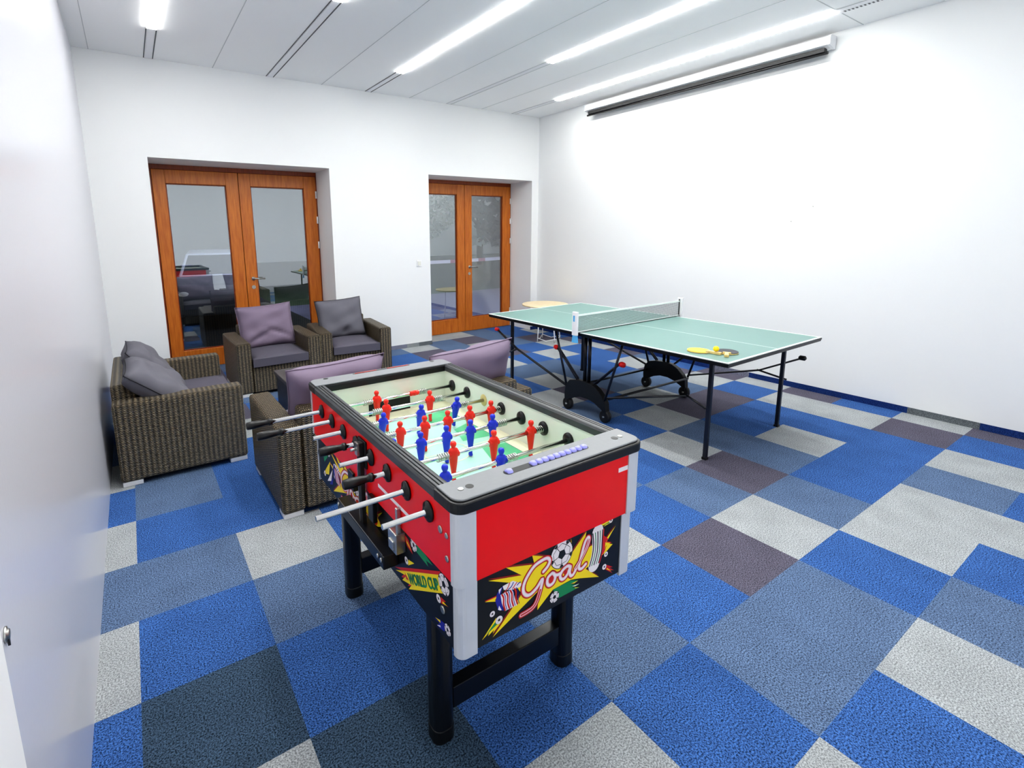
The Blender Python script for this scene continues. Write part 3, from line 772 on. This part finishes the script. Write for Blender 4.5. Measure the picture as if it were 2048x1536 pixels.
bm = BM(); lathe(bm, [(-LW - .004, .009), (-LW - .0025, .013), (-LW, .013)], 14, 0, (0, .1 - FC[1], .64)); obj('bolt', bm, M_steel, FT)
# ---- printed artwork (mm, u to the right, v up, from panel centre z .665)
FRONT = {
 'star': [(-276, 92), (-149, 58), (-211, 109), (-98, 75), (-108, 110), (-20, 70), (58, 41), (59, 107), (67, 54), (130, 107), (115, 35), (155, 45), (216, 34), (276, 77), (228, 26), (265, 10), (230, -9), (175, -22), (132, -34), (201, -93), (106, -59), (64, -47), (-17, -49), (-83, -94), (-75, -24), (-260, -106), (-148, -7), (-167, 24), (-144, 26)],
 'green': [(-17, -49), (64, -49), (98, -63), (64, -64), (104, -82), (70, -79), (105, -92), (9, -92)],
 'ycomet': [(-247, -45), (-299, -96), (-272, -82), (-277, -93), (-254, -82), (-260, -93), (-230, -71)],
 'tcomet': [(245, 117), (195, 116), (223, 108), (184, 107), (224, 99), (213, 95), (252, 98)],
 'rcomet': [(233, -58), (272, -83), (251, -77), (279, -99), (252, -86), (271, -107), (228, -74)],
 'rflame': [(212, 66), (220, 58), (242, 38), (230, 33), (257, 21), (234, 19), (229, 4), (216, -13), (207, 0)],
 'uflag': [(-231, 26), (-208, 27), (-184, 24), (-175, -11), (-166, -38), (-188, -37), (-214, -37), (-227, -2)],
 'utail': [(-223, 52), (-184, 54), (-144, 26), (-158, 20), (-188, 24), (-218, 37)],
 'ublue': [(-233, 49), (-221, 51), (-231, 26), (-226, -3), (-218, -33), (-239, -23), (-250, 12), (-244, 35)],
 'lflame': [(-288, 27), (-256, 26), (-239, 26), (-254, 16), (-239, 17), (-243, 9)],
}
STROKES = [
 [(-60, 35), (-43, 46), (-34, 62), (-44, 76), (-68, 77), (-100, 69), (-127, 45), (-141, 21), (-142, -2), (-130, -19), (-112, -23), (-87, -11), (-64, 10), (-72, -25), (-86, -59), (-102, -75), (-125, -80), (-150, -81)],
 [(-23, 14), (-40, 5), (-43, -14), (-33, -26), (-17, -23), (-9, -8), (-14, 7), (-23, 14)],
 [(-13, 4), (0, -2), (18, -2)],
 [(59, 4), (44, 12), (21, 3), (13, -14), (24, -28), (42, -22), (59, 4), (56, -17), (63, -31), (74, -29), (86, -14)],
 [(83, -12), (108, 13), (133, 45), (144, 74), (137, 83), (124, 69), (112, 36), (101, -1), (100, -19), (113, -24), (131, -15)]]
PM = [M_yellow, M_pred, M_pdred, M_pwhite, M_pblack, M_pgreen, M_pblue, M_pgrey]
Y_, R_, D_, W_, K_, G_, B_, P_ = range(8)
class Art:
    def __init__(s, mp): s.bm = BM(); s.mp = mp
    def poly(s, pts, mi, lay):
        f = s.bm.faces.new([s.bm.verts.new(s.mp(u / 1000, v / 1000, lay)) for u, v in pts]); f.material_index = mi
    def stroke(s, pts, w, mi, lay, k=6, dx=0, dy=0):
        c = crom(pts, k); L = []; Rr = []
        for i, p in enumerate(c):
            a = c[max(i - 1, 0)]; b = c[min(i + 1, len(c) - 1)]
            d = Vector((b[0] - a[0], b[1] - a[1])); d = d.normalized() if d.length else Vector((1, 0))
            L.append((p[0] - d.y * w / 2 + dx, p[1] + d.x * w / 2 + dy)); Rr.append((p[0] + d.y * w / 2 + dx, p[1] - d.x * w / 2 + dy))
        for i in range(len(c) - 1): s.poly([L[i], L[i + 1], Rr[i + 1], Rr[i]], mi, lay + i * .003)
        for e in (c[0], c[-1]): s.disc(e[0] + dx, e[1] + dy, w / 2, mi, lay + .2)
    def disc(s, u, v, r, mi, lay, n=20, ph=0): s.poly([(u + r * math.cos(2 * PI * k / n + ph), v + r * math.sin(2 * PI * k / n + ph)) for k in range(n)], mi, lay)
    def ball(s, u, v, r, lay, ang=.3):
        s.disc(u, v, r, K_, lay, 28); s.disc(u, v, r * .95, W_, lay + .6, 28)
        s.disc(u + r * .02, v, r * .36, K_, lay + 1.2, 5, ang)
        for k in range(5):
            a = ang + 2 * PI * k / 5
            s.poly([(u + r * .34 * math.cos(a + .06), v + r * .34 * math.sin(a + .06)), (u + r * .72 * math.cos(a + .04), v + r * .72 * math.sin(a + .04)), (u + r * .72 * math.cos(a - .04), v + r * .72 * math.sin(a - .04)), (u + r * .34 * math.cos(a - .06), v + r * .34 * math.sin(a - .06))], K_, lay + 1.2)
            if r > 18:
                s.poly([(u + r * .94 * math.cos(a + d), v + r * .94 * math.sin(a + d)) for d in (-.2, 0, .2)] + [(u + r * .74 * math.cos(a + .1), v + r * .74 * math.sin(a + .1)), (u + r * .74 * math.cos(a - .1), v + r * .74 * math.sin(a - .1))], K_, lay + 1.3)
                for d in (-.63, .63):
                    b = a + d * .98
                    s.poly([(u + r * .72 * math.cos(a), v + r * .72 * math.sin(a)), (u + r * .8 * math.cos(b), v + r * .8 * math.sin(b)), (u + r * .76 * math.cos(b), v + r * .76 * math.sin(b)), (u + r * .68 * math.cos(a), v + r * .68 * math.sin(a))], K_, lay + 1.25)
def goal_emblem(A):
    f = FRONT
    A.poly([(u - 3, v + 7) for u, v in f['star']], D_, 1); A.poly(f['star'], Y_, 2)
    A.poly([(u - 2, v + 4) for u, v in f['lflame']], R_, 1); A.poly(f['lflame'], Y_, 2)
    A.poly(f['rflame'], R_, 3); A.poly([(u - 4, v - 2) for u, v in f['rflame'][3:7]], Y_, 4)
    A.poly(f['ublue'], B_, 3); A.poly(f['uflag'], W_, 3); A.poly(f['utail'], W_, 3)
    for k in range(4):  # wavy stripes of the left flag
        x = -225 + k * 16
        A.stroke([(x, 24), (x + 6, 10), (x + 6, -12), (x + 12, -34)], 5.5, R_, 4)
        A.stroke([(x + 7, 25), (x + 13, 10), (x + 13, -12), (x + 19, -35)], 2.5, B_, 4)
        A.stroke([(-218 + k * 17, 28 + 4 * (k % 2)), (-205 + k * 15, 36), (-196 + k * 14, 52 - k * 5)], 3.5, B_ if k % 2 else R_, 4)
    A.poly([(-236, -8), (-226, -28), (-233, -26), (-240, -20)], W_, 4); A.poly([(-238, 46), (-226, 49), (-236, 30)], W_, 4)
    # striped flag on the right
    def gx(u): return [(158 + u * 55, 87 - u * 2), (164 + u * 48, 45), (160 + u * 51, 4), (147 + u * 51, -32 - u * 4)]
    A.stroke(gx(.5), 54, W_, 3.4)
    for k in range(5): A.stroke(gx(.06 + k * .22), 3.6 if k % 2 else 4.5, K_ if k % 2 == 0 else G_, 5.2)
    A.stroke(gx(1.04), 5, R_, 5.2)
    A.ball(18, 65, 50, 5.5, .95)
    for s_ in STROKES: A.stroke(s_, 22, D_, 7)
    for s_ in STROKES: A.stroke(s_, 19, R_, 7.8)
    for s_ in STROKES: A.stroke(s_, 12.5, P_, 8.6)
    for s_ in STROKES: A.stroke(s_, 7.5, W_, 9.4)
    A.stroke(STROKES[0][13:], 6, R_, 10.2); A.stroke(STROKES[4][:4], 3.5, R_, 10.2)
    A.disc(-26, -7, 10, R_, 9.9, 14); A.disc(37, -8, 8, R_, 9.9, 14)
    A.poly(f['green'], G_, 3); A.poly([(98, -63), (64, -62), (80, -67)], Y_, 4); A.poly([(105, -92), (80, -83), (86, -88)], Y_, 4); A.poly([(104, -78), (70, -74), (84, -80)], W_, 4)
    A.ball(-10, -79, 21, 5.5, .6)
fy = -(LL + .0006)
A = Art(lambda u, v, l: (u + .007, fy - l * .00012, .665 + v)); goal_emblem(A)
f = FRONT
A.poly(f['ycomet'], Y_, 2); A.poly([(-243, -52), (-285, -86), (-236, -66)], G_, 3); A.ball(-236, -57, 14, 4)
A.poly(f['tcomet'], Y_, 2); A.poly([(240, 104), (205, 100), (246, 99)], G_, 3); A.ball(250, 107, 10, 4)
A.poly(f['rcomet'], R_, 2); A.poly([(240, -74), (266, -97), (238, -78)], Y_, 3); A.ball(226, -64, 11, 4)
A.ball(-261, -25, 10, 4); A.ball(232, -17, 10, 4)
obj('front_artwork', A.bm, PM, FT)
sx_ = -(LW + .0006)
A = Art(lambda u, v, l: (sx_ - l * .00012, -u * 1.09 + .841 - FC[1], .668 + v * .98)); goal_emblem(A)
obj('side_emblem', A.bm, PM, FT)
# near end of the side panel: u = world y (mm) so map directly
A = Art(lambda u, v, l: (sx_ - l * .00012, u - FC[1], .665 + v))
ban = [(473, -103), (107, 88), (85, 39), (338, -113), (311, -78), (400, -106), (352, -69)]
ban = [(440, -98), (107, 88), (85, 39), (335, -108), (311, -78), (385, -104), (350, -66)]
A.poly([(u + 6, v + 9) for u, v in ban], R_, 1); A.poly(ban, Y_, 2)
A.poly([(362, -60), (330, -72), (352, -80)], R_, 3); A.ball(91, 66, 34, 4, .4)
A.poly([(113, 11), (81, 15), (95, 3), (64, 8), (111, -10)], R_, 2); A.poly([(100, 4), (70, 6), (102, -4)], Y_, 3); A.ball(125, -3, 14, 4)
A.poly([(80, -63), (139, -78), (113, -79), (166, -97), (124, -88), (140, -109), (94, -96)], B_, 2); A.poly([(118, -74), (150, -86), (116, -82)], Y_, 3); A.poly([(118, -92), (140, -106), (114, -97)], W_, 3); A.ball(73, -75, 19, 4)
A.poly([(268, 100), (217, 102), (158, 89), (201, 81), (186, 67), (270, 73)], G_, 2); A.ball(286, 87, 23, 4)
A.poly([(354, 90), (323, 85), (295, 48), (337, 55), (361, 80)], R_, 2); A.poly([(340, 78), (305, 56), (338, 66)], Y_, 3); A.ball(366, 93, 9, 4)
A.poly([(330, 8), (285, 20), (333, -16)], Y_, 2); A.ball(345, -4, 14, 4)
obj('side_artwork', A.bm, PM, FT)
# far end of the side panel
A = Art(lambda u, v, l: (sx_ - l * .00012, u - FC[1], .665 + v))
A.poly([(1260, 40), (1190, 90), (1175, 60), (1240, 0)], G_, 2); A.ball(1165, 76, 20, 4)
A.poly([(1270, -70), (1150, 40), (1180, -40)], Y_, 2); A.poly([(1210, -85), (1120, 10), (1150, -60)], W_, 2); A.poly([(1180, -90), (1110, -20), (1130, -70)], B_, 3); A.ball(1245, -60, 14, 4)
obj('side_artwork', A.bm, PM, FT)
# banner lettering
def text_mesh(body, size):
    cu = bpy.data.curves.new('txt', 'FONT'); cu.body = body; cu.size = size; cu.align_x = 'CENTER'; cu.align_y = 'CENTER'; cu.offset = .0012
    o = bpy.data.objects.new('txt', cu); COL.objects.link(o)
    dg = bpy.context.evaluated_depsgraph_get(); dg.update()
    me = bpy.data.meshes.new_from_object(o.evaluated_get(dg)); bpy.data.objects.remove(o); bpy.data.curves.remove(cu)
    return me
def lettering(body, size, col, depth, parent, name, cy, cz, rot, sx=1, off=0, dy=0, dz=0):
    me = text_mesh(body, size); me.materials.clear(); me.materials.append(col)
    for v in me.vertices:
        u, w = v.co.x * sx, v.co.y
        ur, wr = u * math.cos(rot) - w * math.sin(rot), u * math.sin(rot) + w * math.cos(rot)
        v.co = (sx_ - depth, cy - ur + dy, cz + wr + dz)
    o = bpy.data.objects.new(name, me); COL.objects.link(o); o.parent = parent; return o
ang = math.atan2(100, 190)
lettering('WORLD CUP', .049, M_pblack, .0006, FT, 'banner_lettering', .226 - FC[1], .665 - .011, ang, .8, 0, .003, -.003)
lettering('WORLD CUP', .049, M_pgreen, .0008, FT, 'banner_lettering', .226 - FC[1], .665 - .011, ang, .8)
# ------------------------------------------------------------------ outside
M_pave = mat('paving', (120, 120, 150), .7, var=.12, vscale=2)
M_asph = mat('asphalt', (36, 40, 46), .6, var=.2, vscale=3)
M_lawn = mat('lawn', (70, 92, 70), .9, var=.3, vscale=8)
bm = BM()
quad(bm, [(-14, 6.46, -.03), (-.3, 6.46, -.03), (-.3, 34, -.03), (-14, 34, -.03)], 1)
quad(bm, [(-.3, 6.46, -.03), (26, 6.46, -.03), (26, 12.0, -.03), (-.3, 12.0, -.03)], 0)
quad(bm, [(-.3, 12.0, -.03), (26, 12.0, -.03), (26, 34, -.03), (-.3, 34, -.03)], 2)
tag(obj('ground', bm, [M_pave, M_asph, M_lawn]), kind='structure')
# barrier tape
t = thing('barrier_tape', 'red and white barrier tape stretched outside the right-hand glass door', 'barrier tape', (3, 10, 0))
bm = BM(); uvn = 26
for k in range(uvn):
    x0 = -2.8 + k * .22; sag = lambda x: 1.0 + .012 * (x * x) * .5
    quad(bm, [(x0, 0, sag(x0)), (x0 + .22, 0, sag(x0 + .22)), (x0 + .22, 0, sag(x0 + .22) + .085), (x0, 0, sag(x0) + .085)], 1 if k % 4 == 3 else 0)
obj('tape', bm, [mat('tape_white', (225, 222, 240), .5), mat('tape_red', (170, 90, 120), .5)], t)
for x in (-2.8, 2.92):
    bm = BM(); tube(bm, [(x, .02, -.03), (x, .02, 1.15)], .025, 8); obj('post', bm, M_blackpaint, t)
# parked car seen through the left door (front towards the room)
t = thing('car', 'white parked car outside the left glass door, nose towards the room', 'car', (-1.86, 11.4, -.03), R(-7.5))
t.scale = (.78, 1, 1)
M_car = mat('car_paint', (190, 196, 212), .3, spec=.6); M_cglass = mat('car_glass', (70, 78, 84), .08, spec=.6)
bm = BM()
body = [(-1.9, .28), (-1.92, .62), (-1.75, .86), (-.95, .98), (.1, 1.0), (2.0, .98), (2.1, .8), (2.1, .28)]
prism(bm, [(y, z) for y, z in body], 0, -.86, .86); obj('body', bm, mat('car_lower', (84, 90, 102), .35), t, bevel=.06, seg=3)  # white car; lower body colour darkened to imitate its dimness behind glass reflections
bm = BM()
P = [(-.95, .96, .80), (-.35, 1.42, .62), (1.3, 1.46, .62), (1.95, .98, .78)]
vs = {}
for s in (-1, 1):
    for i, (y, z, w) in enumerate(P): vs[(s, i)] = bm.verts.new((s * w, y, z))
for s in (-1, 1): bm.faces.new([vs[(s, i)] for i in range(4)])
for i in range(4): bm.faces.new([vs[(-1, i)], vs[(1, i)], vs[(1, (i + 1) % 4)], vs[(-1, (i + 1) % 4)]])
obj('cabin', bm, M_car, t, bevel=.04, seg=3)
bm = BM(); quad(bm, [(-.70, -.90, 1.015), (.70, -.90, 1.015), (.55, -.42, 1.385), (-.55, -.42, 1.385)]); obj('windscreen', bm, M_cglass, t)
for s in (-1, 1):
    bm = BM(); bmesh.ops.create_uvsphere(bm, u_segments=12, v_segments=8, radius=.09); o = obj('wing_mirror', bm, M_car, t, smooth=True); o.location = (s * .97, -.62, 1.04); o.scale = (1.1, .6, .8)
    for yy in (-1.25, 1.4):
        bm = BM(); lathe(bm, [(s * .74, .28), (s * .76, .31), (s * .88, .31), (s * .9, .28)], 20, 0, (0, yy, .31)); w_ = obj('wheel', bm, M_blackm, t)
        bm = BM(); lathe(bm, [(s * .895, .18), (s * .905, .17)], 16, 0, (0, yy, .31)); obj('hub_cap', bm, M_steel, w_)
    bm = BM(); bmesh.ops.create_uvsphere(bm, u_segments=12, v_segments=8, radius=.13); o = obj('headlamp', bm, M_offwhite, t, smooth=True); o.location = (s * .65, -1.82, .68); o.scale = (1.2, .5, .6)
# trees beyond
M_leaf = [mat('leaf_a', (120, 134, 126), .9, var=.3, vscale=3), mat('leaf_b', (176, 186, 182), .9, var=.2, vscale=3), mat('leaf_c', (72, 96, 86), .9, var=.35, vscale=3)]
for m_, e_ in zip(M_leaf, (.0, .03, .0)):   # haze on distant foliage imitated by pale leaf colour and a faint glow
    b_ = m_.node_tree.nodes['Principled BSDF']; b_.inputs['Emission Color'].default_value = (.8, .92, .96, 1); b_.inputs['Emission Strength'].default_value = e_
M_bark = mat('bark', (62, 58, 54), .9, var=.3, vscale=12)
def tree(label, x, y, h, r, mi, seed):
    t = thing('tree', label, 'tree', (x, y, -.03), 0)
    rn = random.Random(seed)
    bm = BM(); tube(bm, [(0, 0, 0), (.04, 0, h * .3), (0, .05, h * .75)], [.2, .15, .05], 10); obj('trunk', bm, M_bark, t)
    bm = BM()
    for k in range(700):
        a = rn.uniform(0, 2 * PI); e = rn.uniform(-1, 1); rr = r * rn.uniform(.55, 1) ; zz = h * .58 + e * h * .40
        q = math.sqrt(max(0, 1 - e * e)) * rr
        c = Vector((q * math.cos(a), q * math.sin(a), zz)); s = rn.uniform(.18, .36)
        d = [Vector((rn.uniform(-1, 1), rn.uniform(-1, 1), rn.uniform(-1, 1))).normalized() * s for _ in range(5)]
        for p in range(4): bm.faces.new([bm.verts.new(c + d[p]), bm.verts.new(c + d[p + 1]), bm.verts.new(c - d[p] * .6)])
    obj('crown', bm, M_leaf[mi], t)
tree('dark bushy tree outside, seen at the right edge of the right-hand door', 11.0, 17.5, 6.6, 1.7, 2, 1)
tree('pale loose tree outside, seen through the right half of the right-hand door', 13.2, 22.5, 6.6, 1.8, 1, 2)
tree('misty tree outside, seen through the left half of the right-hand door', 13.9, 30, 8.5, 2.6, 1, 3)
ld = bpy.data.lights.new('Daylight', 'AREA'); ld.shape = 'RECTANGLE'; ld.size = 6.3; ld.size_y = 3.3; ld.energy = 22; ld.color = (.97, .98, 1)  # fill light added at the front wall to lift ceiling and front faces
lo = bpy.data.objects.new('Daylight', ld); COL.objects.link(lo); lo.location = (-.43, YF + .02, 1.85); lo.rotation_euler = (R(90), 0, 0)
for (lx, ly, lz, tx, ty, tz, en, an, nm) in ((-1.0, 8.2, 4.6, -1.72, 11.0, 1.2, 420, 46, 'StreetLampCar'), (4.2, 8.6, 5.2, 2.9, 9.6, 0, 700, 95, 'StreetLampPath')):  # spots added outside to brighten the car roof and the paving
    sl = bpy.data.lights.new(nm, 'SPOT'); sl.energy = en; sl.spot_size = R(an); sl.spot_blend = .5; sl.shadow_soft_size = .2; sl.color = (.86, .88, 1)
    so = bpy.data.objects.new(nm, sl); COL.objects.link(so); so.location = (lx, ly, lz)
    so.rotation_euler = (Vector((tx, ty, tz)) - Vector((lx, ly, lz))).to_track_quat('-Z', 'Y').to_euler()
# ------------------------------------------------------------------ world, camera, colour
w = bpy.data.worlds.new('World'); SC.world = w; w.use_nodes = True
bg = w.node_tree.nodes['Background']; bg.inputs[0].default_value = (.52, .58, .62, 1); bg.inputs[1].default_value = .17
cam = bpy.data.cameras.new('Camera'); co = bpy.data.objects.new('Camera', cam); COL.objects.link(co)
cam.sensor_width = 36; cam.lens = 1005.852 * 36 / 2048; cam.sensor_fit = 'HORIZONTAL'
cam.shift_x = (1024 - 928.556) / 2048; cam.shift_y = (645.169 - 768) / 2048; cam.clip_start = .02; cam.clip_end = 200
rx, ry, rz = 1.39422, .0098212, -.5825742
co.matrix_world = Matrix.Translation((-3.35450166, -1.06483358, 1.76474156)) @ (Matrix.Rotation(rz, 4, 'Z') @ Matrix.Rotation(ry, 4, 'Y') @ Matrix.Rotation(rx, 4, 'X'))
SC.camera = co
SC.view_settings.view_transform = 'Standard'; SC.view_settings.look = 'Medium High Contrast'; SC.view_settings.exposure = .42; SC.view_settings.gamma = 1
SC.cycles.max_bounces = 10; SC.cycles.diffuse_bounces = 5; SC.cycles.transparent_max_bounces = 12; SC.cycles.sample_clamp_indirect = 6
